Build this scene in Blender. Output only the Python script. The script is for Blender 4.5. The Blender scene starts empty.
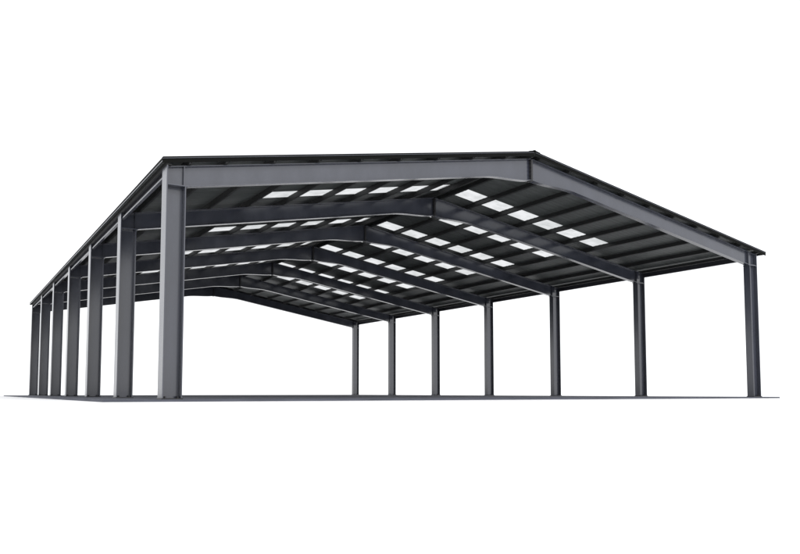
import bpy, bmesh, math, random
from mathutils import Vector
random.seed(7)
R = math.radians
scene = bpy.context.scene
col = scene.collection

# ------------------------------------------------------------------ dimensions (metres)
W = 24.55            # outside of one column row to outside of the other
BAY, NF = 6.017, 7   # frame spacing, number of portal frames
ZE, ZA = 6.0, 8.17   # top of rafter at the eave / at the ridge
HALF = W / 2
S = (ZA - ZE) / HALF
CD, CB = 0.50, 0.50  # column depth (across) and flange width
RD, RB = 0.56, 0.22  # rafter depth and flange width
PD = 0.17            # purlin depth
LEN = BAY * (NF - 1)
Y0, Y1 = -0.26, LEN + 0.26   # verge overhang
OVL, OVR = 0.10, 0.44        # eave overhang of the two slopes
PITCH = 1.37                 # purlin spacing
PANES = {1: [(0.14, 0.84)] + [(1.22 + 1.36 * j, 2.17 + 1.36 * j) for j in range(5)],      # left slope, distance from the ridge
         -1: [(0.64 + 1.352 * j, 1.60 + 1.352 * j) for j in range(6)]}                       # right slope
PURLIN_D = {1: [0.125] + [1.21 + 1.36 * k for k in range(8)] + [11.7],
            -1: [0.26] + [1.61 + 1.352 * k for k in range(8)]}
PANE_L = 0.96
PANE_Y = [4.42 + 3.29 * r for r in range(8)]


# ------------------------------------------------------------------ materials
def nodes_of(name):
    m = bpy.data.materials.new(name)
    m.use_nodes = True
    return m, m.node_tree.nodes, m.node_tree.links


def steel(name, base, rough, var=0.25, streak=(6, 6, 0.6), spec=0.5, bump=0.02):
    m, n, l = nodes_of(name)
    b = n['Principled BSDF']
    tc = n.new('ShaderNodeTexCoord')
    mp = n.new('ShaderNodeMapping'); mp.inputs['Scale'].default_value = streak
    l.new(tc.outputs['Object'], mp.inputs['Vector'])
    a = n.new('ShaderNodeTexNoise'); a.inputs['Scale'].default_value = 1.0; a.inputs['Detail'].default_value = 6
    a.inputs['Roughness'].default_value = 0.6
    l.new(mp.outputs[0], a.inputs['Vector'])
    f = n.new('ShaderNodeTexNoise'); f.inputs['Scale'].default_value = 40; f.inputs['Detail'].default_value = 4
    l.new(tc.outputs['Object'], f.inputs['Vector'])
    mix = n.new('ShaderNodeMath'); mix.operation = 'MULTIPLY_ADD'
    l.new(f.outputs['Fac'], mix.inputs[0]); mix.inputs[1].default_value = 0.2
    l.new(a.outputs['Fac'], mix.inputs[2])
    cr = n.new('ShaderNodeValToRGB')
    cr.color_ramp.elements[0].position = 0.35; cr.color_ramp.elements[1].position = 0.95
    cr.color_ramp.elements[0].color = tuple(c * (1 - var) for c in base) + (1,)
    cr.color_ramp.elements[1].color = tuple(c * (1 + var) for c in base) + (1,)
    l.new(mix.outputs[0], cr.inputs['Fac'])
    l.new(cr.outputs['Color'], b.inputs['Base Color'])
    rr = n.new('ShaderNodeMapRange')
    rr.inputs['From Min'].default_value = 0.3; rr.inputs['From Max'].default_value = 1.0
    rr.inputs['To Min'].default_value = rough - 0.07; rr.inputs['To Max'].default_value = rough + 0.09
    l.new(mix.outputs[0], rr.inputs['Value']); l.new(rr.outputs[0], b.inputs['Roughness'])
    b.inputs['Specular IOR Level'].default_value = spec
    bp = n.new('ShaderNodeBump'); bp.inputs['Strength'].default_value = 0.25; bp.inputs['Distance'].default_value = bump
    l.new(a.outputs['Fac'], bp.inputs['Height']); l.new(bp.outputs[0], b.inputs['Normal'])
    return m


M_FRAME = steel('frame_paint', (0.042, 0.046, 0.062), 0.20, var=0.22, streak=(1.3, 1.3, 0.5), spec=0.9, bump=0.0008)
M_PLATE = steel('plate_paint', (0.020, 0.020, 0.023), 0.45)
M_PURLIN = steel('purlin_paint', (0.023, 0.024, 0.024), 0.55, spec=0.3)
M_DECK = steel('deck_paint', (0.090, 0.098, 0.095), 0.55, var=0.35, streak=(0.5, 5, 5), spec=0.3)
M_TRIM = steel('trim_paint', (0.006, 0.0064, 0.006), 0.7, spec=0.06)
M_EAVE_SHADE = steel('eave_recess_shade', (0.016, 0.017, 0.022), 0.6, spec=0.3, bump=0.004)  # darker than the frame: shade of the channel recess put into the colour


def pane_material():
    m, n, l = nodes_of('translucent_sheet')
    out = n['Material Output']; n.remove(n['Principled BSDF'])
    tc = n.new('ShaderNodeTexCoord')
    nz = n.new('ShaderNodeTexNoise'); nz.inputs['Scale'].default_value = 2.2; nz.inputs['Detail'].default_value = 6
    l.new(tc.outputs['Object'], nz.inputs['Vector'])
    cr = n.new('ShaderNodeValToRGB')
    cr.color_ramp.elements[0].position = 0.3; cr.color_ramp.elements[0].color = (0.42, 0.43, 0.425, 1)
    cr.color_ramp.elements[1].position = 0.75; cr.color_ramp.elements[1].color = (0.62, 0.625, 0.625, 1)
    oi = n.new('ShaderNodeObjectInfo')
    off = n.new('ShaderNodeVectorMath'); off.operation = 'ADD'
    l.new(tc.outputs['Object'], off.inputs[0]); l.new(oi.outputs['Random'], off.inputs[1])
    l.new(off.outputs[0], nz.inputs['Vector'])
    ad = n.new('ShaderNodeMath'); ad.operation = 'MULTIPLY_ADD'; ad.inputs[1].default_value = 0.22
    l.new(oi.outputs['Random'], ad.inputs[0]); l.new(nz.outputs['Fac'], ad.inputs[2])
    l.new(ad.outputs[0], cr.inputs['Fac'])
    t = n.new('ShaderNodeBsdfTranslucent'); d = n.new('ShaderNodeBsdfTransparent')
    l.new(cr.outputs['Color'], t.inputs['Color']); l.new(cr.outputs['Color'], d.inputs['Color'])
    mx = n.new('ShaderNodeMixShader'); mx.inputs[0].default_value = 0.35
    l.new(t.outputs[0], mx.inputs[1]); l.new(d.outputs[0], mx.inputs[2])
    l.new(mx.outputs[0], out.inputs['Surface'])
    return m


M_PANE = pane_material()


def mineral(name, base, rough, var, scale, bump):
    m, n, l = nodes_of(name)
    b = n['Principled BSDF']
    tc = n.new('ShaderNodeTexCoord')
    a = n.new('ShaderNodeTexNoise'); a.inputs['Scale'].default_value = scale; a.inputs['Detail'].default_value = 8
    l.new(tc.outputs['Object'], a.inputs['Vector'])
    cr = n.new('ShaderNodeValToRGB')
    cr.color_ramp.elements[0].position = 0.3; cr.color_ramp.elements[1].position = 0.7
    cr.color_ramp.elements[0].color = tuple(c * (1 - var) for c in base) + (1,)
    cr.color_ramp.elements[1].color = tuple(min(0.95, c * (1 + var)) for c in base) + (1,)
    l.new(a.outputs['Fac'], cr.inputs['Fac']); l.new(cr.outputs['Color'], b.inputs['Base Color'])
    b.inputs['Roughness'].default_value = rough
    b.inputs['Specular IOR Level'].default_value = 0.2
    bp = n.new('ShaderNodeBump'); bp.inputs['Strength'].default_value = 0.2; bp.inputs['Distance'].default_value = bump
    l.new(a.outputs['Fac'], bp.inputs['Height']); l.new(bp.outputs[0], b.inputs['Normal'])
    return m


M_SLAB = mineral('slab_concrete', (0.080, 0.085, 0.105), 0.8, 0.2, 0.8, 0.01)
M_GROUND = mineral('white_ground', (0.88, 0.88, 0.88), 0.9, 0.02, 0.3, 0.002)


# ------------------------------------------------------------------ mesh helpers
def add_box(bm, x0, x1, y0, y1, z0, z1):
    vs = [bm.verts.new((x, y, z)) for x in (x0, x1) for y in (y0, y1) for z in (z0, z1)]
    for f in ((0, 1, 3, 2), (4, 6, 7, 5), (0, 4, 5, 1), (2, 3, 7, 6), (0, 2, 6, 4), (1, 5, 7, 3)):
        bm.faces.new([vs[i] for i in f])


def add_prism(bm, pts, y0, y1):
    """polygon in the XZ plane pulled from y0 to y1"""
    a = [bm.verts.new((x, y0, z)) for x, z in pts]
    b = [bm.verts.new((x, y1, z)) for x, z in pts]
    n = len(pts)
    bm.faces.new(a); bm.faces.new(b[::-1])
    for i in range(n):
        j = (i + 1) % n
        bm.faces.new([a[j], a[i], b[i], b[j]])


def add_bolt(bm, c, axis, r=0.022, h=0.02):
    vs0, vs1 = [], []
    for k in range(6):
        a = k * math.pi / 3
        p = [r * math.cos(a), r * math.sin(a)]
        o = [0, 0, 0]; q = [i for i in range(3) if i != axis]
        o[q[0]], o[q[1]] = p
        v = Vector(c) + Vector(o)
        vs0.append(bm.verts.new(v))
        w = v.copy(); w[axis] += h; vs1.append(bm.verts.new(w))
    bm.faces.new(vs0); bm.faces.new(vs1[::-1])
    for k in range(6):
        bm.faces.new([vs0[k], vs0[(k + 1) % 6], vs1[(k + 1) % 6], vs1[k]])


def finish(bm, name, mat, parent=None, bevel=0.0):
    bmesh.ops.recalc_face_normals(bm, faces=bm.faces[:])
    me = bpy.data.meshes.new(name); bm.to_mesh(me); bm.free()
    me.materials.append(mat)
    o = bpy.data.objects.new(name, me); col.objects.link(o)
    if parent: o.parent = parent
    if bevel:
        b = o.modifiers.new('bevel', 'BEVEL'); b.width = bevel; b.segments = 2; b.limit_method = 'ANGLE'
        b.angle_limit = R(40)
    return o


def copy_tree(o, parent, loc):
    c = o.copy(); col.objects.link(c); c.parent = parent; c.location = loc
    for ch in list(o.children):
        d = ch.copy(); col.objects.link(d); d.parent = c
    return c


def top(x):                       # top of the rafters at x
    return ZE + S * (x if x <= HALF else W - x)


# ------------------------------------------------------------------ setting
bm = bmesh.new()
add_box(bm, -1500, 1500, -1500, 1500, -1.0, -0.055)
g = finish(bm, 'ground', M_GROUND)
g['kind'] = 'structure'; g['label'] = 'plain white ground all around the concrete slab'; g['category'] = 'ground'
bm = bmesh.new()
add_box(bm, -1.45, 25.2, -0.55, LEN + 0.6, -0.50, 0.0)
fl = finish(bm, 'concrete_slab', M_SLAB, bevel=0.01)
fl['kind'] = 'structure'; fl['label'] = 'thin grey concrete slab under the open steel shed'; fl['category'] = 'slab'

# ------------------------------------------------------------------ the shed
shed = bpy.data.objects.new('open_shed', None); col.objects.link(shed)
shed.location = (0, 0, 0)
shed['label'] = 'dark grey open sided steel shed with gabled roof and rows of white skylights'
shed['category'] = 'shed'

TF, TW = 0.032, 0.02


def make_column(side):
    """side -1: left row, outer face at local x=0, inner at +CD; +1 mirrored"""
    s = 1 if side < 0 else -1
    CB = 0.50 if side < 0 else 0.30
    def X(a, b): return (min(a * s, b * s), max(a * s, b * s))
    bm = bmesh.new()
    zi = ZE + S * CD - RD - 0.004          # underside of rafter at inner flange
    zo = ZE + S * 0.0 - 0.002
    a, b = X(0, TF); add_box(bm, a, b, -CB / 2, CB / 2, 0.03, zo)
    a, b = X(CD - TF, CD); add_box(bm, a, b, -CB / 2, CB / 2, 0.03, zi - 0.03)
    a, b = X(TF, CD - TF); add_box(bm, a, b, -TW / 2, TW / 2, 0.03, zi - 0.031)
    o = finish(bm, 'column', M_FRAME, shed, bevel=0.004)
    # base plate with anchor bolts
    bm = bmesh.new()
    a, b = X(-0.02, CD + 0.02); add_box(bm, a, b, -CB / 2 - 0.02, CB / 2 + 0.02, 0.0, 0.03)
    for fx in (0.09, CD - 0.09):
        for fy in (-CB / 3, -CB / 7, CB / 7, CB / 3):
            add_bolt(bm, (fx * s, fy, 0.03), 2, 0.025, 0.05)
    finish(bm, 'base_plate', M_PLATE, o, bevel=0.003)
    # cap plate under the rafter
    bm = bmesh.new()
    a, b = X(TF + 0.002, CD + 0.05); add_box(bm, a, b, -CB / 2 + 0.006, CB / 2 - 0.006, zi - 0.0295, zi - 0.001)
    finish(bm, 'cap_plate', M_FRAME, o, bevel=0.002)
    return o


def make_rafter(side):
    """one half of a portal, local origin at the outer foot of the rafter (x=0 outside face)"""
    s = 1 if side < 0 else -1
    bm = bmesh.new()
    xs = TF + 0.003
    xa = HALF - 0.035
    # haunch towards the ridge: depth grows smoothly over the last 2.2 m
    def depth(x):
        t = max(0.0, (x - (HALF - 2.0)) / 2.0)
        return RD + 0.20 * t * t * (3 - 2 * t)
    n = 14
    bx = [xs, CD] + [CD + (HALF - 2.2 - CD) * k / 3 for k in range(1, 4)] + [HALF - 2.2 + (xa - HALF + 2.2) * k / n for k in range(1, n + 1)]
    def T(x): return ZE + S * x
    def B(x): return (T(CD) - RD if x <= CD else T(x) - depth(x))
    tf = 0.024
    # top flange
    def P(pts, y0, y1): add_prism(bm, [(x * s, z) for x, z in pts], y0, y1)
    P([(xs, T(xs)), (xa, T(xa)), (xa, T(xa) - tf), (xs, T(xs) - tf)], -RB / 2, RB / 2)
    # web
    P([(xs, T(xs) - tf - 0.0005)] + [(xa, T(xa) - tf - 0.0005)] + [(x, B(x) + tf + 0.0005) for x in reversed(bx)], -TW / 2, TW / 2)
    # bottom flange follows the haunch
    P([(x, B(x) + tf) for x in bx] + [(x, B(x)) for x in reversed(bx)], -RB / 2, RB / 2)
    o = finish(bm, 'rafter', M_FRAME, shed, bevel=0.003)
    # web stiffener over the inner column flange
    bm = bmesh.new()
    for y0, y1 in ((-RB / 2 + 0.01, -TW / 2 - 0.001), (TW / 2 + 0.001, RB / 2 - 0.01)):
        a, b = sorted(((CD - 0.03) * s, (CD - 0.01) * s))
        add_box(bm, a, b, y0, y1, B(CD - .02) + tf + 0.002, T(CD - 0.03) - tf - 0.002)
    finish(bm, 'stiffener', M_FRAME, o)
    # ridge splice plate with two columns of bolts
    bm = bmesh.new()
    a, b = sorted(((HALF - 0.034) * s, (HALF - 0.004) * s))
    zt, zb = T(HALF) - 0.03, B(xa) - 0.02
    add_box(bm, a, b, -RB / 2 - 0.01, RB / 2 + 0.01, zb, zt)
    for y in (-0.075, 0.075):
        for k in range(5):
            z = zb + 0.10 + k * (zt - zb - 0.2) / 4
            add_bolt(bm, ((HALF - 0.034) * s, y, z), 0, 0.022, -0.035 * s)
    finish(bm, 'splice_plate', M_PLATE, o)
    return o


for side, x in ((-1, 0.0), (1, W)):
    c0, r0 = make_column(side), make_rafter(side)
    c0.location = (x, 0, 0); r0.location = (x, 0, 0)
    for k in range(1, NF):
        copy_tree(c0, shed, (x, BAY * k, 0))
        copy_tree(r0, shed, (x, BAY * k, 0))

# ---- purlins: lipped channels on top of the rafters, running the whole length
def make_purlin():
    bm = bmesh.new()
    t, f = 0.012, 0.085
    add_box(bm, 0, t, Y0 + 0.03, Y1 - 0.03, 0.0, PD)
    add_box(bm, t, f, Y0 + 0.03, Y1 - 0.03, 0.0, t)
    add_box(bm, t, f, Y0 + 0.03, Y1 - 0.03, PD - t, PD)
    add_box(bm, f - t, f, Y0 + 0.03, Y1 - 0.03, t, 0.04)
    return finish(bm, 'purlin', M_PURLIN, shed)


def put_purlin(o, x, sgn):
    o.location = (x, 0, top(x) + 0.008)
    o.rotation_euler = (0, -math.atan(S) * sgn, 0)


p0 = make_purlin()
first = True
for sgn in (1, -1):
    for d in PURLIN_D[sgn]:
        o = p0 if first else p0.copy()
        if not first: col.objects.link(o); o.parent = shed
        first = False
        put_purlin(o, HALF - sgn * d, sgn)

# ---- eave beams: one channel per bay, open outwards, between the heads of the columns
def eave_beam(s):
    bm = bmesh.new()
    y0, y1 = 0.16, BAY - 0.16
    def bx(a, b, z0, z1):
        a, b = sorted((a * s, b * s)); add_box(bm, a, b, y0, y1, z0, z1)
    z0, z1 = -0.215, -0.004
    bx(0.122, 0.136, z0, z1)                       # web
    bx(0.036, 0.122, z1 - 0.014, z1)               # upper flange
    o = finish(bm, 'eave_beam', M_EAVE_SHADE, shed)
    bm = bmesh.new()
    bx(0.036, 0.1215, z0, z0 + 0.016)
    bx(0.036, 0.048, z0 + 0.0165, z0 + 0.045)      # upturned lip
    finish(bm, 'lower_flange', M_FRAME, o, bevel=0.002)  # lighter frame colour makes the lower flange look lit
    return o


for x, s in ((0.0, 1), (W, -1)):
    e0 = eave_beam(s); e0.location = (x, 0, ZE)
    for k in range(1, NF - 1):
        copy_tree(e0, shed, (x, BAY * k, ZE))
    # gutter-like fascia strip running along the sheet ends, and the eave purlin behind it
    bm = bmesh.new()
    def b2(a, b, z0, z1):
        a, b = sorted((a * s, b * s)); add_box(bm, a, b, Y0 + 0.02, Y1 - 0.02, z0, z1)
    b2(0.03, 0.044, 0.014, 0.160); b2(0.044, 0.13, 0.014, 0.026)
    o = finish(bm, 'eave_purlin', M_PURLIN, shed); o.location = (x, 0, ZE)
    bm = bmesh.new()
    ov = OVL if s > 0 else OVR
    zf = PD - S * ov
    b2(-ov - 0.012, -ov - 0.004, zf - 0.055, zf + 0.03)
    o = finish(bm, 'fascia_strip', M_TRIM, shed, bevel=0.002); o.location = (x, 0, ZE)
    bm = bmesh.new()
    b2(-ov - 0.020, -ov - 0.004, zf - 0.080, zf - 0.057)
    finish(bm, 'drip_lip', M_FRAME, o, bevel=0.002)

# ---- profiled roof sheets with skylights let in between the purlins
RIB, RIB_H = 0.24, 0.007
def profile(y):
    u = (y / RIB) % 1.0
    if u < 0.5: return 0.0
    if u < 0.6: return (u - 0.5) / 0.1 * RIB_H
    if u < 0.9: return RIB_H
    return (1.0 - u) / 0.1 * RIB_H


ys = []
k = math.floor(Y0 / RIB) - 1
while k * RIB < Y1 + RIB:
    for q in (0, 0.5, 0.6, 0.9):
        y = (k + q) * RIB
        if Y0 < y < Y1: ys.append(round(y, 4))
    k += 1
ys = sorted(set(ys + [Y0, Y1]))
def snap(y): return min(ys, key=lambda v: abs(v - y))
pane_rows = [(snap(y), snap(y + PANE_L)) for y in PANE_Y if y + PANE_L < LEN]


def sheet_grid(d_list, y_list, keep, sgn, name, mat, parent, lift=0.0):
    bm = bmesh.new(); vs = {}
    def v(i, j):
        if (i, j) not in vs:
            d, y = d_list[i], y_list[j]
            x = HALF - sgn * d
            z = ZA - S * d + 0.008 + PD + 0.006 + profile(y) + lift
            vs[i, j] = bm.verts.new((x, y, z))
        return vs[i, j]
    for i in range(len(d_list) - 1):
        for j in range(len(y_list) - 1):
            if keep((d_list[i] + d_list[i + 1]) / 2, (y_list[j] + y_list[j + 1]) / 2):
                bm.faces.new([v(i, j), v(i + 1, j), v(i + 1, j + 1), v(i, j + 1)])
    bmesh.ops.recalc_face_normals(bm, faces=bm.faces[:])
    if sum(f.normal.z for f in bm.faces) < 0:
        bmesh.ops.reverse_faces(bm, faces=bm.faces[:])
    me = bpy.data.meshes.new(name); bm.to_mesh(me); bm.free(); me.materials.append(mat)
    o = bpy.data.objects.new(name, me); col.objects.link(o); o.parent = parent
    return o


for sgn, ov in ((1, OVL), (-1, OVR)):
    ds = sorted(set([0.02, HALF + ov] + [d for p in PANES[sgn] for d in p]))
    def in_pane(d, y):
        return any(p < d < q for p, q in PANES[sgn]) and any(a < y < b for a, b in pane_rows)
    sh = sheet_grid(ds, ys, lambda d, y: not in_pane(d, y), sgn, 'roof_sheet', M_DECK, shed)
    so = sh.modifiers.new('thickness', 'SOLIDIFY'); so.thickness = 0.006; so.offset = 1
    for (a, b) in pane_rows:
        yl = [y for y in ys if a <= y <= b]
        for p, q in PANES[sgn]:
            sheet_grid([p, q], yl, lambda d, y: True, sgn, 'skylight', M_PANE, sh)
    # verge trims: folded angles along both gable edges, with an added shade strip below
    for y_, t in ((Y0 - 0.012, 1), (Y1 + 0.012, -1)):
        bm = bmesh.new()
        d0, d1 = 0.03, HALF + ov + 0.01
        def zz(d, h): return ZA - S * d + PD + 0.014 + h
        def strip(h0, h1, ya, yb):
            pts = [(HALF - sgn * d0, zz(d0, h0)), (HALF - sgn * d1, zz(d1, h0)), (HALF - sgn * d1, zz(d1, h1)), (HALF - sgn * d0, zz(d0, h1))]
            add_prism(bm, pts, min(ya, yb), max(ya, yb))
        strip(-0.012, 0.026, y_ - 0.004, y_ + 0.004)
        strip(0.019, 0.026, y_ + 0.0045 * t, y_ + 0.14 * t)
        strip(-0.140, -0.028, y_ + 0.004 * t, y_ + 0.010 * t)  # black strip standing in for shade under the sheet edge
        nb = 24
        for k in range(nb):
            d = d0 + (k + 0.5) * (d1 - d0) / nb
            add_bolt(bm, (HALF - sgn * d, y_ - 0.004 * t, zz(d, 0.008)), 1, 0.014, -0.012 * t)
        vt = finish(bm, 'verge_trim', M_TRIM, shed)
        bm = bmesh.new()
        strip(-0.027, -0.013, y_ - 0.012 * t, y_ + 0.009 * t)
        finish(bm, 'trim_lit_bead', M_FRAME, vt)  # lighter colour stands in for light caught on the fold

# ---- ridge cap
bm = bmesh.new()
zc = ZA + PD + 0.014 + 0.032
w = 0.24
pts = [(HALF - w, zc - S * w), (HALF - 0.03, zc), (HALF - 0.03, zc + 0.018), (HALF + 0.03, zc + 0.018), (HALF + 0.03, zc), (HALF + w, zc - S * w),
       (HALF + w, zc - S * w + 0.008), (HALF + 0.038, zc + 0.008), (HALF + 0.038, zc + 0.026), (HALF - 0.038, zc + 0.026), (HALF - 0.038, zc + 0.008), (HALF - w, zc - S * w + 0.008)]
add_prism(bm, pts, Y0 - 0.03, Y1 + 0.03)
finish(bm, 'ridge_cap', M_TRIM, shed)

# ------------------------------------------------------------------ light
world = bpy.data.worlds.new('World'); scene.world = world
world.use_nodes = True
n, l = world.node_tree.nodes, world.node_tree.links
bg = n['Background']
sky = n.new('ShaderNodeTexSky'); sky.sky_type = 'NISHITA'; sky.sun_disc = False
SUN_EL, SUN_AZ = 36, 165          # azimuth of the sun, degrees clockwise from +Y
sky.sun_elevation = R(SUN_EL); sky.sun_rotation = R(SUN_AZ)
sky.air_density = 1.0; sky.dust_density = 1.0; sky.ozone_density = 1.0
hs = n.new('ShaderNodeHueSaturation'); hs.inputs['Saturation'].default_value = 0.12
l.new(sky.outputs['Color'], hs.inputs['Color'])
# a closed white overcast over the clear sky
ov = n.new('ShaderNodeMix'); ov.data_type = 'RGBA'
ov.inputs['Factor'].default_value = 0.88
l.new(hs.outputs['Color'], ov.inputs[6]); ov.inputs[7].default_value = (5.6, 5.65, 5.8, 1)
l.new(ov.outputs[2], bg.inputs['Color'])
bg.inputs['Strength'].default_value = 0.15

sl = bpy.data.lights.new('sun', 'SUN'); sl.energy = 0.6; sl.angle = R(15); sl.color = (1.0, 0.97, 0.93)
so = bpy.data.objects.new('sun', sl); col.objects.link(so)
az, el = R(SUN_AZ), R(SUN_EL)
to_sun = Vector((math.sin(az) * math.cos(el), math.cos(az) * math.cos(el), math.sin(el)))
so.rotation_euler = to_sun.to_track_quat('Z', 'Y').to_euler()
so.location = (0, 0, 30)

# ------------------------------------------------------------------ camera
cd = bpy.data.cameras.new('camera'); cam = bpy.data.objects.new('camera', cd); col.objects.link(cam)
cam.location = (-4.6186, -19.6658, 0.1704)
cam.rotation_euler = (math.pi / 2 + 0.0695, 0, -0.5371)
cd.sensor_width = 36; cd.lens = 757.57 / 800 * 36
cd.shift_y = (339.95 - 277) / 800
cd.clip_start = 0.02; cd.clip_end = 5000
scene.camera = cam

scene.view_settings.view_transform = 'Standard'; scene.view_settings.look = 'None'
scene.view_settings.gamma = 1.0; scene.view_settings.exposure = 0.68
scene.cycles.max_bounces = 8; scene.cycles.transparent_max_bounces = 16
